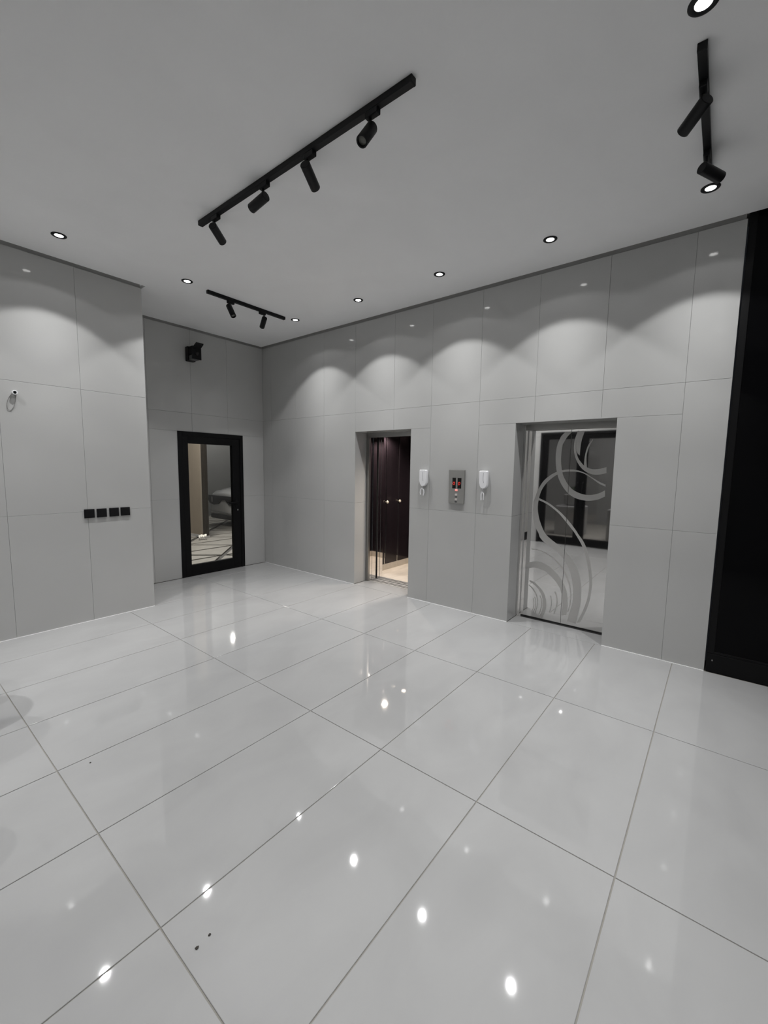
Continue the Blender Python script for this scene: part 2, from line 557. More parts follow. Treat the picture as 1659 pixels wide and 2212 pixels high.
# ------------------------------------------------------------------ entrance double doors behind the camera
d2 = MB()
G0, G1 = XW - 0.06, XW + 0.012
d2.box(G0, G1, DW[0], DW[0] + 0.06, 0, DW[3], 0.002)
d2.box(G0, G1, DW[1] - 0.06, DW[1], 0, DW[3], 0.002)
d2.box(G0, G1, DW[0] + 0.06, DW[1] - 0.06, DW[3] - 0.06, DW[3], 0.002)
d2 = struct(d2.build('door_2', M['blackalu']))
ym = (DW[0] + DW[1]) / 2
for (a, b) in ((DW[0] + 0.063, ym + 0.165), (ym + 0.169, DW[1] - 0.063)):
    q = MB()
    q.box(G0 + 0.006, G1 - 0.006, a, a + 0.10, 0.006, DW[3] - 0.063, 0.002)
    q.box(G0 + 0.006, G1 - 0.006, b - 0.10, b, 0.006, DW[3] - 0.063, 0.002)
    q.box(G0 + 0.006, G1 - 0.006, a + 0.10, b - 0.10, 0.006, 0.17, 0.002)
    q.box(G0 + 0.006, G1 - 0.006, a + 0.10, b - 0.10, DW[3] - 0.15, DW[3] - 0.063, 0.002)
    q = q.build('door_leaf', M['blackalu'], d2)
    MB().box(XW - 0.03, XW - 0.024, a + 0.10, b - 0.10, 0.17, DW[3] - 0.15).build('glass_pane', M['panegrey'], q)
    hy = a + 0.05 if a > ym else b - 0.05
    MB().tube([(XW + 0.014, hy, 0.75), (XW + 0.06, hy, 0.78), (XW + 0.06, hy, 1.32), (XW + 0.014, hy, 1.35)], 0.012, 10).build('pull_handle', M['blackalu'], q, True)

# ================================================================== ELEVATORS
# --- the open one
e1 = thing('elevator', 'open elevator with dark lacquered car walls and cream marble floor', 'elevator', (4.46, 3.395, 0))
q = MB()
q.box(4.421, 4.456, E1[1] - 0.045, E1[1] + 0.1, 0.0, E1[3] + 0.1, 0.001)
q.box(4.421, 4.456, E1[0] - 0.1, E1[0] + 0.045, 0.0, E1[3] + 0.1, 0.001)
q.box(4.421, 4.456, E1[0] + 0.045, E1[1] - 0.045, 2.0, E1[3] + 0.1, 0.001)
q.build('landing_frame', M['satin'], e1)
q = MB().box(4.456, 4.60, 2.6, 4.1, -0.05, 0.0)
q.box(4.625, 4.745, 2.6, 4.1, -0.05, 0.0)
q = q.build('sill', M['sillm'], e1)
for x in (4.495, 4.535, 4.66, 4.70):
    MB().box(x, x + 0.014, 2.6, 4.1, -0.002, 0.0012).build('track_groove', M['groove'], q)
MB().box(4.60, 4.625, 2.6, 4.1, -0.08, -0.006).build('running_gap', M['groove'], q)
YJ = 3.80
for (x0, x1, nm) in ((4.458, 4.504, 'landing_door_panel'), (4.510, 4.590, 'landing_door_panel'), (4.628, 4.680, 'car_door_panel'), (4.688, 4.745, 'car_door_panel')):
    MB().box(x0, x1, YJ, YJ + 0.26, 0.003, 2.02, 0.001).build(nm, M['mirror'], e1)
q = MB()
for (x0, x1) in ((4.504, 4.510), (4.590, 4.628), (4.680, 4.688)):
    q.box(x0, x1, YJ + 0.02, YJ + 0.26, 0.003, 2.02)
q.build('door_gap_seal', M['groove'], e1)
q = MB().box(4.456, 4.744, 2.7, 4.1, 2.022, 2.20)
q.box(4.75, 5.76, 2.7, 4.1, 2.16, 2.20)
q.build('car_header', M['groove'], e1)
CX0, CX1, CY0, CY1, CH = 4.745, 5.76, 2.74, 4.03, 2.14
MB().box(CX0, CX1, CY0, CY1, -0.03, 0.0).build('car_floor', M['cream'], e1)
def car_wall(along, edges, fixed, sgn):
    """lacquered panels parted by narrow mirror strips, over a stone skirting"""
    for k in range(len(edges) - 1):
        a, b = edges[k] + 0.016, edges[k + 1] - 0.016
        q = MB()
        if along == 'x':
            q.box(a, b, fixed, fixed + sgn * 0.03, 0.095, CH, 0.0015)
        else:
            q.box(fixed, fixed + sgn * 0.03, a, b, 0.095, CH, 0.0015)
        q.build('wall_panel', M['wood'], e1)
        if k:
            c = edges[k]
            q = MB()
            if along == 'x':
                q.box(c - 0.0145, c + 0.0145, fixed + sgn * 0.008, fixed + sgn * 0.03, 0.095, CH)
            else:
                q.box(fixed + sgn * 0.008, fixed + sgn * 0.03, c - 0.0145, c + 0.0145, 0.095, CH)
            q.build('mirror_strip', M['mirror'], e1)
            q = MB()
            o = Vector((c, fixed, 1.07)) if along == 'x' else Vector((fixed, c, 1.07))
            R_ = Matrix.Rotation(sgn * pi / 2, 4, 'X') if along == 'x' else Matrix.Rotation(-sgn * pi / 2, 4, 'Y')
            q.lathe([(0.004, -0.01), (0.004, 0.02), (0.02, 0.022), (0.024, 0.03), (0.018, 0.04), (0.004, 0.043)], 16, Matrix.Translation(o) @ R_)
            q.build('pale_disc', M['discpale'], e1, True)  # pale warm disc on each mirror strip
    a, b = edges[0], edges[-1]
    q = MB()
    if along == 'x':
        q.box(a, b, fixed - sgn * 0.004, fixed + sgn * 0.03, 0, 0.093, 0.001)
    else:
        q.box(fixed - sgn * 0.004, fixed + sgn * 0.03, a, b, 0, 0.093, 0.001)
    q.build('skirting', M['skirt'], e1)
car_wall('x', [CX0, 5.10, 5.42, CX1], CY1, 1)
car_wall('x', [CX0, 5.10, 5.42, CX1], CY0, -1)
car_wall('y', [CY0, 3.17, 3.60, CY1], CX1, 1)
MB().box(CX0, CX1, CY0, CY1, CH, CH + 0.01).build('car_ceiling', M['satin'], e1)
for (x, y) in ((4.98, 3.92), (4.98, 2.86), (5.52, 3.92), (5.52, 2.86)):
    MB().lathe([(0.035, CH - 0.006), (0.035, CH)], 18, Matrix.Translation((x, y, 0))).build('car_lamp', M['warm'], e1)
lamp('car_lamp_light', 'SPOT', CAR_W, (4.98, 3.90, CH - 0.012), e1, size=0.03, color=(1.0, 0.88, 0.77), angle=150, blend=0.6)
lamp('car_lamp_light', 'SPOT', CAR_W, (5.52, 2.88, CH - 0.012), e1, size=0.03, color=(1.0, 0.88, 0.77), angle=150, blend=0.6)
lamp('car_lamp_light', 'SPOT', CAR_W, (4.98, 2.88, CH - 0.012), e1, size=0.03, color=(1.0, 0.88, 0.77), angle=150, blend=0.6)

# --- the closed one, with etched swirls across both leaves
e2 = thing('elevator', 'closed elevator with mirror steel doors etched with swirling curves', 'elevator', (4.46, 1.21, 0))
DX, SEAM, YD0, YD1, DZ = 4.485, 1.206, 0.785, 1.612, 2.0
q = MB()
q.box(4.421, 4.445, E2[1] - 0.022, E2[1] + 0.1, 0.0, E2[3] + 0.1, 0.001)
q.box(4.446, 4.484, E2[1] - 0.048, E2[1] + 0.1, 0.0, E2[3] + 0.1, 0.001)
q.box(4.421, 4.445, E2[0] - 0.1, E2[0] + 0.022, 0.0, E2[3] + 0.1, 0.001)
q.box(4.446, 4.484, E2[0] - 0.1, E2[0] + 0.048, 0.0, E2[3] + 0.1, 0.001)
q.build('jamb', M['mirror'], e2)
MB().box(4.421, 4.484, E2[0] + 0.022, E2[1] - 0.022, 2.006, E2[3] + 0.1, 0.001).build('header', M['hairline'], e2)
MB().box(4.446, 4.60, E2[0], E2[1], -0.05, 0.0008).build('sill', M['groove'], e2)
MB().box(4.452, 4.483, YD1 - 0.001, YD1 + 0.004, 0.845, 0.93, 0.001).build('door_sensor', M['blackalu'], e2)
MB().box(4.53, 4.56, E2[0] - 0.1, E2[1] + 0.1, 0.0, 2.2).build('shaft_backing', M['groove'], e2)
leaf = {}
for key, (a, b) in {'far': (SEAM + 0.0015, YD1 + 0.06), 'near': (YD0 - 0.06, SEAM - 0.0015)}.items():
    leaf[key] = MB().box(DX, DX + 0.03, a, b, 0.008, DZ + 0.03, 0.0008).build('door_panel', M['mirror'], e2)

BANDS = [
 ([(1.305,1.940),(1.337,1.854),(1.347,1.748),(1.338,1.635),(1.312,1.529),(1.266,1.439),(1.205,1.367),(1.146,1.328),(1.073,1.307),(1.003,1.304),(0.929,1.320),(0.868,1.353)],
  [(1.269,1.970),(1.285,1.860),(1.293,1.762),(1.289,1.664),(1.270,1.566),(1.236,1.493),(1.199,1.441),(1.150,1.398),(1.077,1.367),(1.006,1.360),(0.932,1.377),(0.872,1.411)]),
 ([(1.270,1.975),(1.295,1.950),(1.314,1.916)],
  [(1.207,1.974),(1.247,1.928),(1.283,1.860)]),
 ([(1.526,1.340),(1.497,1.412),(1.450,1.490),(1.383,1.549),(1.316,1.586),(1.249,1.603),(1.182,1.606),(1.116,1.596),(1.051,1.570),(0.985,1.528),(0.921,1.490),(0.870,1.467)],
  [(1.494,1.298),(1.473,1.380),(1.431,1.454),(1.374,1.514),(1.314,1.558),(1.261,1.579),(1.201,1.585),(1.141,1.584),(1.076,1.571),(0.997,1.524),(0.926,1.473),(0.868,1.446)]),
 ([(1.149,1.986),(1.173,1.898),(1.176,1.809),(1.160,1.734),(1.130,1.668),(1.085,1.611),(1.038,1.579),(0.987,1.561),(0.931,1.561),(0.869,1.577)],
  [(1.136,1.985),(1.159,1.884),(1.156,1.802),(1.134,1.727),(1.102,1.679),(1.071,1.645),(1.035,1.625),(0.990,1.612),(0.935,1.616),(0.871,1.635)]),
 ([(1.139,1.982),(1.158,1.884),(1.154,1.802),(1.136,1.761)],
  [(1.085,1.982),(1.108,1.896),(1.116,1.815),(1.117,1.744)]),
 ([(1.011,1.901),(1.048,1.841),(1.068,1.760),(1.074,1.665),(1.064,1.631)],
  [(1.008,1.892),(1.035,1.834),(1.053,1.760),(1.053,1.692),(1.046,1.628)]),
 ([(1.524,1.342),(1.545,1.265),(1.547,1.176),(1.537,1.057),(1.511,0.985),(1.479,0.932),(1.462,0.889),(1.416,0.842),(1.342,0.800),(1.269,0.751),(1.210,0.686),(1.165,0.620),(1.134,0.546),(1.112,0.462),(1.100,0.370),(1.101,0.260),(1.119,0.161),(1.140,0.052)],
  [(1.492,1.304),(1.500,1.246),(1.499,1.179),(1.481,1.092),(1.448,1.006),(1.406,0.932),(1.354,0.887),(1.281,0.837),(1.209,0.781),(1.144,0.710),(1.093,0.639),(1.055,0.559),(1.034,0.477),(1.024,0.385),(1.022,0.277),(1.033,0.181),(1.054,0.044)]),
 ([(1.498,1.305),(1.395,1.260),(1.293,1.191),(1.222,1.129),(1.150,1.050),(1.096,0.981),(1.089,0.967),(1.042,0.909),(1.000,0.830),(0.970,0.736),(0.949,0.648),(0.937,0.565),(0.930,0.482),(0.932,0.404),(0.939,0.324),(0.958,0.234),(0.986,0.148),(1.016,0.068)],
  [(1.501,1.284),(1.401,1.241),(1.299,1.169),(1.230,1.099),(1.161,1.020),(1.126,0.980),(1.120,0.971),(1.075,0.905),(1.032,0.826),(1.000,0.732),(0.977,0.643),(0.962,0.561),(0.954,0.477),(0.956,0.399),(0.964,0.326),(0.985,0.235),(1.012,0.149),(1.048,0.056)]),
 ([(1.544,0.757),(1.469,0.754),(1.394,0.734),(1.319,0.696),(1.259,0.647),(1.206,0.588),(1.167,0.520),(1.135,0.445),(1.118,0.367),(1.114,0.287),(1.119,0.212),(1.132,0.150)],
  [(1.543,0.748),(1.470,0.745),(1.398,0.724),(1.326,0.686),(1.267,0.636),(1.216,0.578),(1.179,0.512),(1.147,0.440),(1.129,0.364),(1.124,0.285),(1.130,0.210),(1.146,0.147)]),
 ([(1.596,0.586),(1.547,0.609),(1.492,0.625),(1.433,0.623),(1.359,0.597),(1.300,0.554),(1.241,0.498),(1.196,0.432),(1.164,0.365),(1.150,0.294),(1.143,0.214),(1.150,0.116)],
  [(1.593,0.529),(1.555,0.541),(1.503,0.555),(1.451,0.552),(1.385,0.533),(1.325,0.490),(1.273,0.440),(1.235,0.388),(1.214,0.333),(1.200,0.269),(1.195,0.181),(1.201,0.097)]),
 ([(1.549,0.413),(1.495,0.395),(1.441,0.356),(1.394,0.304),(1.369,0.248),(1.357,0.175),(1.362,0.113),(1.387,0.030)],
  [(1.548,0.393),(1.509,0.377),(1.463,0.344),(1.423,0.291),(1.401,0.234),(1.394,0.159),(1.401,0.096),(1.424,0.037)]),
 ([(1.546,0.359),(1.502,0.324),(1.465,0.269),(1.447,0.209),(1.447,0.146),(1.465,0.057)],
  [(1.553,0.350),(1.510,0.316),(1.474,0.263),(1.456,0.206),(1.457,0.146),(1.475,0.057)]),
 ([(1.424,0.265),(1.405,0.219),(1.400,0.165),(1.411,0.100),(1.424,0.054)],
  [(1.433,0.260),(1.415,0.215),(1.410,0.164),(1.421,0.101),(1.434,0.056)]),
 ([(1.316,0.283),(1.302,0.232),(1.302,0.171),(1.317,0.099)],
  [(1.325,0.279),(1.312,0.230),(1.312,0.170),(1.326,0.099)]),
 ([(1.271,0.338),(1.250,0.282),(1.243,0.214),(1.251,0.159),(1.269,0.094)],
  [(1.283,0.332),(1.263,0.277),(1.256,0.212),(1.263,0.160),(1.281,0.096)]),
 ([(1.480,0.237),(1.467,0.182),(1.470,0.118),(1.486,0.060)],
  [(1.486,0.235),(1.473,0.180),(1.476,0.118),(1.492,0.061)]),
 ([(1.499,0.218),(1.486,0.170),(1.489,0.114),(1.503,0.072)],
  [(1.503,0.216),(1.490,0.169),(1.493,0.114),(1.507,0.073)]),
]


def crom(pts, n):
    """n points along a smooth curve through pts"""
    P = [Vector((p[0], p[1], 0)) for p in pts]
    P = [2 * P[0] - P[1]] + P + [2 * P[-1] - P[-2]]
    m = len(pts) - 1
    out = []
    for i in range(n):
        t = i / (n - 1) * m
        k = min(int(t), m - 1)
        f = t - k
        a, b, c, d = P[k:k + 4]
        out.append(0.5 * ((2 * b) + (c - a) * f + (2 * a - 5 * b + 4 * c - d) * f * f + (3 * b - a - 3 * c + d) * f ** 3))
    return [(q.x, q.y) for q in out]


def clip(poly, k, sgn, lim):
    out = []
    for i in range(len(poly)):
        a, b = poly[i], poly[(i + 1) % len(poly)]
        da, db = sgn * (a[k] - lim), sgn * (b[k] - lim)
        if da >= 0:
            out.append(a)
        if da * db < 0:
            t = da / (da - db)
            out.append((a[0] + t * (b[0] - a[0]), a[1] + t * (b[1] - a[1])))
    return out


for bi, (oo, ii) in enumerate(BANDS):
    n = max(len(oo), len(ii)) * 4
    O_, I_ = crom(oo, n), crom(ii, n)
    for key, sgn, lim in (('far', 1, SEAM + 0.002), ('near', -1, SEAM - 0.002)):
        q = MB()
        for k in range(n - 1):
            poly = clip([O_[k], O_[k + 1], I_[k + 1], I_[k]], 0, sgn, lim)
            poly = clip(poly, 1, 1, 0.012) if len(poly) > 2 else poly
            poly = clip(poly, 0, -1, YD1 + 0.0) if len(poly) > 2 else poly
            if len(poly) > 2:
                d = 0.0003 + 0.00004 * bi
                q.add([(DX - d, p[0], p[1]) for p in poly], [tuple(range(len(poly)))])
        if q.f:
            q.build('etched_band', M['etch'], leaf[key])

# ------------------------------------------------------------------ call panel between the elevators
cp = thing('call_panel', 'steel elevator call panel with two red floor displays', 'control panel', (XR, 2.30, 1.39))
PF = XR - 0.019
MB().box(PF, XR - 0.0003, 2.205, 2.397, 1.212, 1.583, 0.0025).build('faceplate', M['hairline'], cp)
for (y0, y1) in ((2.308, 2.352), (2.240, 2.288)):
    q = MB().box(PF - 0.001, PF + 0.004, y0, y1, 1.379, 1.496).build('display', M['display'], cp)
    g = MB()                                     # dot-matrix zero, leaning to one side
    for (r, c) in [(0, 1), (0, 2), (1, 0), (1, 3), (2, 0), (2, 3), (3, 0), (3, 3), (4, 0), (4, 3), (5, 1), (5, 2)]:
        yc = (y0 + y1) / 2 + 0.0025 + (1.5 - c) * 0.0062 - (2.5 - r) * 0.0008
        zc = 1.434 + (2.5 - r) * 0.0062
        g.lathe([(0.0019, 0), (0.0019, 0.0010)], 8, Matrix.Translation((PF - 0.0008, yc, zc)) @ Matrix.Rotation(-pi / 2, 4, 'Y'))
    g.build('floor_digit', M['led'], q)
MB().box(PF - 0.004, PF + 0.002, 2.284, 2.316, 1.349, 1.371, 0.004).build('button', M['ledpale'], cp)['label'] = 'red-lit button'
for (z0, z1, m) in ((1.300, 1.322, 'btn'), (1.278, 1.294, 'btndark'), (1.247, 1.268, 'btn'), (1.222, 1.242, 'btndark')):
    MB().box(PF - 0.002, PF + 0.002, 2.287, 2.315, z0, z1, 0.001).build('button', M[m], cp)

# ------------------------------------------------------------------ intercom handsets
def intercom(yc, top, label, w_, cords):
    t = thing('intercom_phone', label, 'phone', (XR, yc, top - 0.09), 'wall intercom phones beside the elevators')
    h = w_ / 2
    bot = top - 0.19
    def outline(k, sh=0.0):
        hh = h * k
        pts = []
        cy, cz = hh - 0.012, top - sh - 0.012
        for a in range(0, 91, 30):
            pts.append((yc + cy + 0.012 * cos(radians(a)), cz + 0.012 * sin(radians(a))))
        for a in range(90, 181, 30):
            pts.append((yc - cy + 0.012 * cos(radians(a)), cz + 0.012 * sin(radians(a))))
        pts += [(yc - hh, bot + 0.055 + sh)]
        for a in range(0, 91, 15):
            pts.append((yc - hh + 0.045 - 0.045 * cos(radians(a)), bot + 0.045 + sh - 0.045 * sin(radians(a))))
        pts += [(yc + hh * 0.45, bot + 0.004 + sh), (yc + hh * 0.8, bot + 0.03 + sh), (yc + hh, bot + 0.06 + sh)]
        return pts
    MB().prism(outline(0.86, 0.006), 'x', XR - 0.018, XR - 0.0003).build('cradle', M['whiteplastic'], t)
    q = MB()
    a, b, c = outline(1.0), outline(1.0), outline(0.90, 0.005)
    n = len(a)
    vs = [(XR - 0.016, p[0], p[1]) for p in a] + [(XR - 0.042, p[0], p[1]) for p in b] + [(XR - 0.050, p[0], p[1]) for p in c]
    fs = [tuple(range(n)), tuple(range(2 * n, 3 * n))] + [(i, (i + 1) % n, (i + 1) % n + n, i + n) for i in range(n)] + [(i + n, (i + 1) % n + n, (i + 1) % n + 2 * n, i + 2 * n) for i in range(n)]
    hs = q.add(vs, fs).build('handset', M['whiteplastic'], t, 35)
    g = MB()                                     # curved grip groove with a row of fine print marks
    pts = [(XR - 0.0495, yc - 0.004, top - 0.022), (XR - 0.0502, yc - 0.003, top - 0.06), (XR - 0.0502, yc - 0.004, top - 0.10), (XR - 0.0502, yc - 0.010, top - 0.13)]
    g.tube(pts, 0.0017, 6)
    g.build('grip_groove', M['greyline'], hs)
    for pts in cords:
        MB().tube([(x, yc + y, bot + z) for x, y, z in pts], 0.0065, 8).build('cord_end', M['whiteplastic'], t, True)
    MB().tube([(XR - 0.022, yc + 0.012, bot + 0.015), (XR - 0.03, yc + 0.012, bot - 0.02), (XR - 0.034, yc + 0.010, bot - 0.035)], 0.004, 8).build('cord', M['whiteplastic'], t, True)


intercom(2.732, 1.578, 'white wall intercom phone beside the open elevator', 0.098,
         [[(XR - 0.034, 0.014, -0.024), (XR - 0.036, 0.030, -0.040), (XR - 0.036, 0.036, -0.075), (XR - 0.036, 0.030, -0.10)],
          [(XR - 0.034, 0.008, -0.024), (XR - 0.036, -0.012, -0.045), (XR - 0.036, -0.016, -0.075), (XR - 0.036, -0.008, -0.108)]])
intercom(1.972, 1.580, 'white wall intercom phone nearer the closed swirl-etched elevator', 0.094,
         [[(XR - 0.034, 0.014, -0.03), (XR - 0.036, 0.020, -0.06), (XR - 0.036, 0.019, -0.10), (XR - 0.036, 0.018, -0.122)],
          [(XR - 0.034, 0.006, -0.03), (XR - 0.036, -0.008, -0.06), (XR - 0.036, -0.007, -0.10), (XR - 0.036, -0.006, -0.12)]])

# ------------------------------------------------------------------ four black switch plates on the left wall
for x0, lab in ((1.398, 'black square wall switch, leftmost of the row of four'), (1.506, 'black square wall switch, second from left in the row'),
                (1.618, 'black square wall switch, third from left in the row'), (1.724, 'black square wall switch, rightmost, nearest the wall corner')):
    t = thing('wall_switch', lab, 'switch', (x0 + 0.045, YL, 1.097), 'black wall switches on the left wall')
    MB().box(x0, x0 + 0.089, YL - 0.011, YL - 0.0003, 1.053, 1.141, 0.002).build('frame', M['blackmetal'], t)
    MB().box(x0 + 0.009, x0 + 0.080, YL - 0.0135, YL - 0.010, 1.062, 1.132, 0.001).build('rocker', M['blackmetal'], t)

# ------------------------------------------------------------------ open conduit end with a thin grey loop
t = thing('conduit_end', 'white conduit stub with a thin grey loop on left wall', 'conduit', (0.932, YL, 2.20))
RX = Matrix.Translation((0.932, YL, 2.205)) @ Matrix.Rotation(radians(90), 4, 'X')
MB().lathe([(0.013, -0.003), (0.019, -0.003), (0.019, 0.032), (0.017, 0.034), (0.013, 0.034), (0.013, -0.003)], 20, RX, cap=False).build('pipe', M['whiteplastic'], t, True)
MB().lathe([(0.0128, 0.0), (0.0128, 0.008)], 16, RX).build('bore', M['groove'], t)
pts = []
for k in range(15):
    a = radians(100 + k * 340 / 14)
    u, v = 0.027 * cos(a), 0.072 * sin(a)
    pts.append((0.908 + u + 0.22 * v, YL - 0.0045, 2.122 + v))
pts[0] = (0.926, YL - 0.02, 2.196)
pts[-1] = (0.934, YL - 0.02, 2.196)
MB().tube(pts, 0.0024, 8).build('wall_loop', M['greyloop'], t, True)

# ------------------------------------------------------------------ black sensor high on the back wall
t = thing('wall_sensor', 'black boxy security sensor with raised visor above the glass door', 'security device', (3.0, YB, 3.11))
MB().box(2.945, 3.055, YB - 0.070, YB - 0.0003, 3.005, 3.195, 0.006).build('mounting_box', M['blackmetal'], t)
MB().box(2.955, 3.062, YB - 0.175, YB - 0.068, 3.085, 3.190, 0.010).build('housing', M['blackmetal'], t)
MB().box(2.960, 3.058, YB - 0.170, YB - 0.068, 3.012, 3.075, 0.008).build('battery_tray', M['btndark'], t)
MB().box(2.945, 3.075, YB - 0.190, YB - 0.174, 3.015, 3.170, 0.005).build('front_plate', M['blackmetal'], t)
MB().lathe([(0.026, 0), (0.026, 0.01), (0.018, 0.014)], 18, Matrix.Translation((3.01, YB - 0.188, 3.09)) @ Matrix.Rotation(pi / 2, 4, 'X')).build('lens', M['display'], t, True)
MB().prism([(YB - 0.172, 3.172), (YB - 0.188, 3.150), (YB - 0.278, 3.196), (YB - 0.284, 3.210), (YB - 0.272, 3.217)], 'x', 2.962, 3.058).build('visor', M['blackmetal'], t)

# ================================================================== CEILING LIGHTS
def track(name_label, axis, fixed, a, b, heads):
    """ceiling rail with spot heads; heads: (position along rail, pivot height, azimuth, elevation, lens seen lit grey)"""
    c = (fixed, (a + b) / 2, H) if axis == 'y' else ((a + b) / 2, fixed, H)
    t = thing('track_light', name_label, 'track light', c, 'black track lights on the ceiling')
    def bx(u0, u1, w0, w1, z0, z1, ch):
        return MB().box(fixed + w0, fixed + w1, u0, u1, z0, z1, ch) if axis == 'y' else MB().box(u0, u1, fixed + w0, fixed + w1, z0, z1, ch)
    bx(a, b, -0.018, 0.018, H - 0.034, H - 0.0003, 0.002).build('rail', M['blackmetal'], t)
    for u in (a, b):
        bx(u - 0.006, u + 0.006, -0.0185, 0.0185, H - 0.0345, H - 0.0003, 0.002).build('end_cap', M['blackmetal'], t)
    for (u, pz, az, el, off) in heads:
        P = Vector((fixed, u, pz)) if axis == 'y' else Vector((u, fixed, pz))
        az, el = radians(az), radians(el)
        d = Vector((cos(az) * cos(el), sin(az) * cos(el), sin(el)))
        rot = d.to_track_quat('Z', 'Y').to_matrix().to_4x4()
        mt = Matrix.Translation(P) @ rot
        L = 0.150
        s = -0.030
        bd = MB().lathe([(0.0278, s), (0.0302, s + 0.0025), (0.0302, s + L), (0.0292, s + L + 0.0015), (0.0232, s + L + 0.0015), (0.0222, s + L - 0.014)], 28, mt)
        bd = bd.build('spotlight', M['blackmetal'], t, 35)
        bx(u + off - 0.045, u + off + 0.036, -0.016, 0.016, H - 0.062, H - 0.033, 0.003).build('adapter', M['blackmetal'], bd)
        st = Vector((P.x, P.y, H - 0.060))
        MB().tube([st, P + Vector((0, 0, 0.012))], 0.0085, 12).build('stem', M['blackmetal'], bd)
        MB().lathe([(0.0219, s + L - 0.013), (0.012, s + L - 0.011), (0.003, s + L - 0.010)], 22, mt).build('lens', M['lensdark'], bd, True)
    return t


track('long black track light with four spot heads across the middle ceiling', 'y', 1.802, 1.300, 3.278,
      [(1.567, 3.337, 186.5, -53.2, -0.012), (2.056, 3.345, 22.1, -19.4, -0.02), (2.486, 3.336, 94.2, -11.7, -0.01), (3.083, 3.340, 30.4, -17.1, -0.015)])
track('short black track light with two spot heads in front of the back wall', 'x', 4.446, 2.500, 3.510,
      [(2.757, 3.350, 276.1, -58.7, 0.018), (3.212, 3.341, 68.0, -26.6, -0.02)])
track('short black track light at upper right beside the near downlights', 'x', 0.213, 2.436, 3.400,
      [(2.663, 3.344, 43.4, -17.1, -0.01), (3.180, 3.326, 324.4, -10.1, 0.02)])

LIGHTS = [
    (3.660, 4.412, 'recessed downlight nearest the back corner of the elevator wall'),
    (3.660, 3.331, 'recessed downlight in front of the open elevator'),
    (3.656, 2.277, 'recessed downlight in front of the call panel between the elevators'),
    (3.658, 1.238, 'recessed downlight in front of the closed etched elevator'),
    (3.646, 0.208, 'recessed downlight beside the black glass, past the upper right track'),
    (2.245, 0.204, 'recessed downlight cut by the top edge at upper right'),
    (2.260, 4.407, 'recessed downlight near the outer corner of the left wall'),
    (1.193, 4.405, 'recessed downlight in front of the left wall, leftmost in the photo'),
    (1.170, 0.180, 'recessed downlight outside the view, to the right of the camera'),
    (0.070, 0.180, 'recessed downlight outside the view, straight above the camera'),
    (0.070, 2.277, 'recessed downlight outside the view, before the middle of the entrance doors'),
    (0.070, 3.300, 'recessed downlight outside the view, by the far stile of the entrance doors'),
    (0.070, 4.405, 'recessed downlight outside the view, in the left wall corner behind'),
]
for (x, y, lab) in LIGHTS:
    t = thing('downlight', 'lit black-ringed ' + lab, 'downlight', (x, y, H), 'recessed ceiling downlights')
    T = Matrix.Translation((x, y, H))
    MB().lathe([(0.054, -0.0003), (0.054, -0.003), (0.051, -0.006), (0.041, -0.008), (0.031, -0.0045), (0.031, -0.0003)], 32, T, cap=False).build('trim_ring', M['blackmetal'], t, True)
    MB().lathe([(0.0305, -0.0003), (0.0305, -0.0035), (0.027, -0.0045)], 28, T).build('lens', M['lens'], t, True)
    beam(lamp('downlight_lamp', 'SPOT', SPOT_W, (x, y, H - 0.012), t, size=0.022, angle=150, blend=0.05).data)

# ================================================================== OUTSIDE
# courtyard behind the glass door
gr = struct(MB().box(-8.0, 14.0, YB + 0.2, 16.0, -0.14, -0.03).build('courtyard_ground', M['pavedark']))
bw, rh = 1.35, 0.72
for r in range(0, 9):
    y0 = YB + 0.30 + r * rh
    for c in range(0, 8):
        xb = 2.0 + c * bw + (bw / 2 if r % 2 else 0)
        for tri in ([(xb, y0), (xb + bw, y0), (xb + bw / 2, y0 + rh)], [(xb + bw / 2, y0 + rh), (xb + bw * 1.5, y0 + rh), (xb + bw, y0)]):
            cx, cy = sum(p[0] for p in tri) / 3, sum(p[1] for p in tri) / 3
            MB().prism([(cx + (p[0] - cx) * 0.87, cy + (p[1] - cy) * 0.87) for p in tri], 'z', -0.035, -0.004).build('paving_slab', M['paving'], gr)
struct(MB().box(-2.0, 14.0, 13.2, 13.4, -0.1, 5.0).build('courtyard_wall', M['courtwall']))
t = thing('clad_panel', 'beige courtyard screen wall with brown fluted end, seen through the glass door', 'wall panel', (4.68, 9.3, 0))
PA, PB = Vector((4.60, 10.1, 0)), Vector((4.745, 8.74, 0))
pd = (PB - PA).normalized()
pn = Vector((-pd.y, pd.x, 0))
if pn.x < 0:
    pn = -pn
def slab(u0, u1, off, th, z0, z1):
    L_ = (PB - PA).length
    q = [PA + pd * (u0 * L_) + pn * off, PA + pd * (u1 * L_) + pn * off, PA + pd * (u1 * L_) + pn * (off + th), PA + pd * (u0 * L_) + pn * (off + th)]
    return MB().prism([(p.x, p.y) for p in q], 'z', z0, z1)
slab(0.0, 0.90, 0.0, 0.06, -0.004, 3.6).build('panel', M['beige'], t)
for k in range(5):
    slab(0.903 + k * 0.020, 0.919 + k * 0.020, -0.006, 0.06, -0.004, 3.6).build('flute', M['brown'], t)
slab(-0.005, 1.0, -0.014, 0.09, -0.004, 0.05).build('plinth', M['stone'], t)
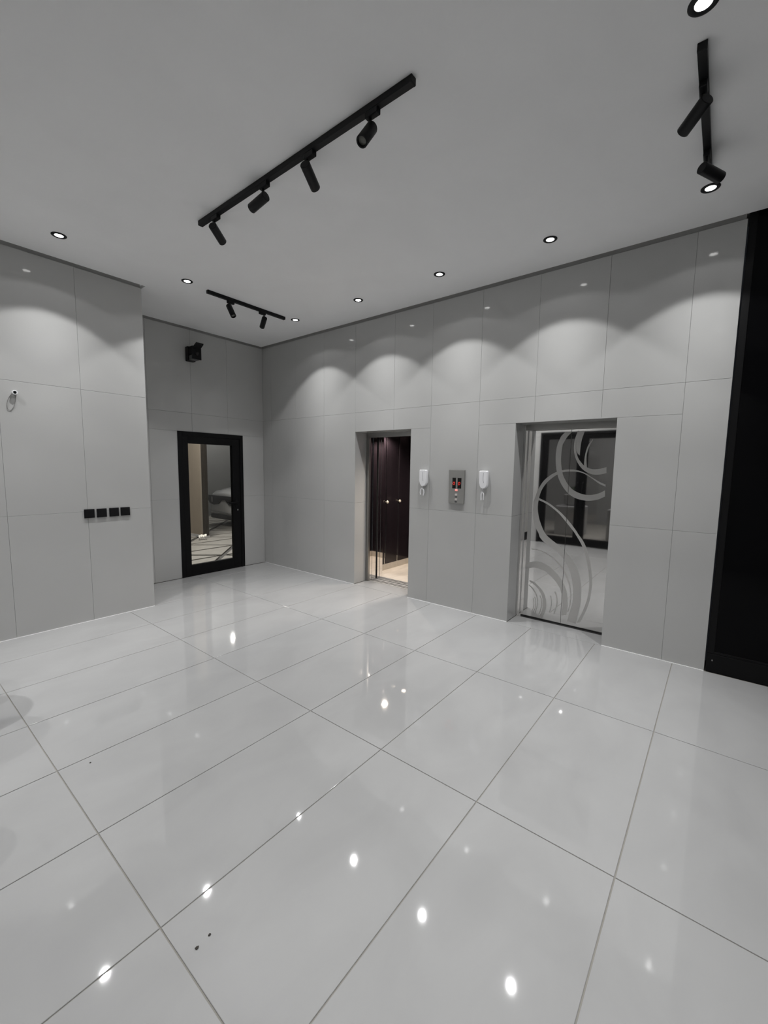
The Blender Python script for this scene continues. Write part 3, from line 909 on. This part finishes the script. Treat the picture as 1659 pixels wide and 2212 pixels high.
for k in range(4):
    y = 8.62
    x = 4.51 + k * 0.046
    t = thing('candle_holder', 'small glowing crystal candle holder behind the glass door, ' + ('leftmost', 'second from left', 'third from left', 'rightmost')[k], 'candle holder', (x, y, -0.004), 'crystal candle holders in the courtyard')
    MB().lathe([(0.022, -0.004), (0.020, 0.006), (0.006, 0.010), (0.006, 0.05 + 0.01 * (k % 2))], 12, Matrix.Translation((x, y, 0))).build('foot', M['chrome'], t, True)
    z = 0.05 + 0.01 * (k % 2)
    MB().lathe([(0.006, z), (0.018, z + 0.015), (0.021, z + 0.05), (0.019, z + 0.05), (0.005, z + 0.015)], 12, Matrix.Translation((x, y, 0))).build('glass_cup', M['candle'], t, True)
lamp('courtyard_light', 'POINT', COURT_W * 1.1, (7.07, 11.64, 3.8), None, size=0.035, color=(1.0, 0.98, 0.95))
lamp('courtyard_light', 'AREA', COURT_W, (3.6, 7.6, 3.6), None, size=1.0, color=(1.0, 0.97, 0.92))  # added fill without a fitting, lights the screen wall and paving

# the parked car, nose towards -x
car = thing('car', 'white car parked in the courtyard, its nose seen through the glass door', 'car', (8.3, 10.0, 0))
CXF, CYC = 5.95, 10.05
# sections: (distance behind nose, bottom z, belt z, half width low, half width belt)
secs = [(0.00, 0.26, 0.78, 0.66, 0.62), (0.06, 0.17, 0.84, 0.80, 0.72), (0.20, 0.14, 0.90, 0.90, 0.80), (0.60, 0.16, 0.97, 0.93, 0.86), (1.20, 0.22, 1.03, 0.94, 0.88),
        (1.60, 0.22, 1.05, 0.94, 0.89), (3.40, 0.24, 1.06, 0.94, 0.89), (4.10, 0.26, 1.05, 0.92, 0.86), (4.50, 0.34, 0.98, 0.84, 0.78), (4.58, 0.45, 0.88, 0.74, 0.70)]
def ring(s):
    d, zb, zt, wl_, wb_ = s
    zm = zb + (zt - zb) * 0.45
    return [(CXF + d, CYC + y, z) for y, z in ((-wl_ * 0.9, zb), (-wl_, zb + 0.08), (-wl_ * 1.0, zm), (-wb_, zt - 0.05), (-wb_ * 0.9, zt), (-wb_ * 0.4, zt + 0.03), (wb_ * 0.4, zt + 0.03), (wb_ * 0.9, zt), (wb_, zt - 0.05), (wl_, zm), (wl_, zb + 0.08), (wl_ * 0.9, zb))]
def loft(rings):
    n = len(rings[0])
    vs = [p for r in rings for p in r]
    fs = [tuple(range(n)), tuple(reversed(range((len(rings) - 1) * n, len(rings) * n)))]
    for j in range(len(rings) - 1):
        for i in range(n):
            a, b = j * n + i, j * n + (i + 1) % n
            fs.append((a, b, b + n, a + n))
    return MB().add(vs, fs)
loft([ring(s) for s in secs]).build('body', M['carpaint'], car, 50)
def cab(d, z, w_):
    return [(CXF + d, CYC - w_, z), (CXF + d, CYC + w_, z)]
cb = MB()
lo = [(1.45, 0.84), (4.15, 0.80)]
hi = [(2.25, 0.62), (3.75, 0.60)]
cb.add([(CXF + 1.35, CYC - 0.84, 1.04), (CXF + 1.35, CYC + 0.84, 1.04), (CXF + 4.25, CYC + 0.80, 1.04), (CXF + 4.25, CYC - 0.80, 1.04),
        (CXF + 2.20, CYC - 0.62, 1.60), (CXF + 2.20, CYC + 0.62, 1.60), (CXF + 3.75, CYC + 0.60, 1.60), (CXF + 3.75, CYC - 0.60, 1.60)],
       [(0, 1, 2, 3), (4, 5, 6, 7), (0, 1, 5, 4), (1, 2, 6, 5), (2, 3, 7, 6), (3, 0, 4, 7)])
cb.build('cabin_glass', M['carglass'], car)
MB().box(CXF + 2.15, CXF + 3.8, CYC - 0.64, CYC + 0.64, 1.58, 1.65, 0.02).build('roof', M['carpaint'], car)
for s in (-1, 1):
    for d in (0.85, 3.65):
        o = Matrix.Translation((CXF + d, CYC + s * 0.80, 0.31)) @ Matrix.Rotation(pi / 2, 4, 'X')
        wh = MB().lathe([(0.20, -0.13), (0.315, -0.12), (0.335, -0.06), (0.335, 0.06), (0.315, 0.12), (0.20, 0.13)], 24, o).build('wheel', M['rubber'], car, True)
        MB().lathe([(0.20, -0.145), (0.18, -0.15), (0.18, 0.15), (0.20, 0.145)], 20, o).build('hub', M['chrome'], wh, True)
    MB().box(CXF + 0.0, CXF + 0.26, CYC + s * 0.50, CYC + s * 0.86, 0.68, 0.80, 0.02).build('headlamp', M['headlamp'], car)
    MB().box(CXF + 1.5, CXF + 1.62, CYC + s * 0.88, CYC + s * 1.06, 1.02, 1.14, 0.03).build('mirror', M['carpaint'], car)
gq = MB().prism([(CYC + y, z) for y, z in ((-0.70, 0.80), (-0.74, 0.68), (-0.66, 0.585), (-0.46, 0.55), (-0.26, 0.58), (-0.10, 0.69), (0.10, 0.69), (0.26, 0.58), (0.46, 0.55), (0.66, 0.585), (0.74, 0.68), (0.70, 0.80))], 'x', CXF - 0.035, CXF + 0.05)
gq = gq.build('grille', M['cardark'], car)
MB().box(CXF - 0.045, CXF - 0.030, CYC + 0.52, CYC + 0.545, 0.62, 0.76, 0.003).build('running_light', M['whiteplastic'], gq)
MB().box(CXF - 0.04, CXF + 0.08, CYC - 0.62, CYC + 0.62, 0.20, 0.31, 0.02).build('air_intake', M['cardark'], car)
MB().box(CXF - 0.035, CXF + 0.05, CYC - 0.60, CYC + 0.60, 0.35, 0.37, 0.004).build('bumper_trim', M['chrome'], car)

# outside the entrance doors (seen in the mirror doors of the closed elevator)
struct(MB().box(-7.0, XW - 0.2, -4.0, YB + 0.2, -0.14, -0.03).build('forecourt_ground', M['paving']))
struct(MB().box(-5.2, -5.0, -4.0, 8.0, -0.1, 4.0).build('forecourt_wall', M['courtwall']))
for (x, y, k, lab) in ((-2.4, 2.95, 1.0, 'white stone planter outside the entrance doors, farther leaf'), (-2.2, 1.75, 0.9, 'white stone planter outside the entrance doors, nearer leaf')):
    t = thing('stone_planter', lab, 'planter', (x, y, -0.03), 'stone planters outside the entrance')
    MB().box(x - 0.28, x + 0.28, y - 0.32 * k, y + 0.32 * k, -0.03, 0.70, 0.02).build('plinth', M['stone'], t)
    MB().lathe([(0.10, 0.70), (0.17, 0.74), (0.20, 0.98), (0.18, 0.98), (0.16, 0.93)], 16, Matrix.Translation((x, y, 0))).build('bowl', M['stone'], t, True)
    q = MB()
    rnd = random.Random(int(k * 100))
    for n in range(60):
        a, b, rr = rnd.uniform(0, 2 * pi), rnd.uniform(0.2, 1.2), rnd.uniform(0.12, 0.26)
        p = Vector((x + rr * cos(a) * cos(b) * 0.7, y + rr * sin(a) * cos(b) * 0.7, 0.96 + rr * sin(b)))
        d = (p - Vector((x, y, 0.9))).normalized()
        s_ = d.cross(Vector((0, 0, 1))).normalized() * 0.02
        q.add([p - d * 0.05, p + s_, p + d * 0.05, p - s_], [(0, 1, 2, 3)])
    q = q.build('foliage', M['leaf'], t)
    q['kind'] = 'stuff'
lamp('forecourt_fill', 'AREA', STREET_W, (-2.2, 2.0, 3.6), None, size=1.2, color=(1, 0.98, 0.95))  # added fill, brightens the forecourt mirrored in the closed elevator doors

# unseen stool added outside the left edge, shaped to cast the rounded floor shadows
t = thing('shadow_stool', 'unseen round black stool added left of the view to cast rounded floor shadows', 'stool', (0.295, 3.47, 0))
T = Matrix.Translation((0.295, 3.47, 0))
MB().lathe([(0.12, 0.0), (0.12, 0.008), (0.10, 0.014), (0.03, 0.024)], 32, T).build('base', M['binsteel'], t, True)
MB().lathe([(0.022, 0.02), (0.022, 0.82)], 16, T).build('column', M['binsteel'], t, True)
MB().tube([Matrix.Translation((0.295, 3.47, 0.30)) @ Vector((0.10 * cos(a * pi / 10), 0.10 * sin(a * pi / 10), 0)) for a in range(20)], 0.008, 8, closed=True).build('foot_ring', M['binsteel'], t, True)
MB().lathe([(0.10, 0.815), (0.188, 0.825), (0.200, 0.845), (0.200, 0.88), (0.184, 0.898), (0.05, 0.903)], 36, T).build('seat', M['blackmetal'], t, True)

# crumbs on the near floor tile
for (x, y, s_, lab) in ((0.597, 1.245, 0.0060, 'dark dirt crumb on the near floor tile, lower of two'), (0.645, 1.250, 0.0050, 'dark dirt crumb on the near floor tile, upper of two'), (0.679, 2.532, 0.0045, 'tiny dark dirt crumb on the left floor, by the tile joint')):
    bm = bmesh.new()
    bmesh.ops.create_icosphere(bm, subdivisions=1, radius=s_)
    for q in bm.verts:
        q.co = Vector((q.co.x * random.uniform(0.8, 1.5), q.co.y * random.uniform(0.7, 1.1), q.co.z * 0.5 + s_ * 0.42))
    o = MB().take(bm, Matrix.Translation((x, y, 0))).build('dirt_crumb', M['dirt'])
    tag(o, lab, 'crumb', 'dirt crumbs on the floor tiles')
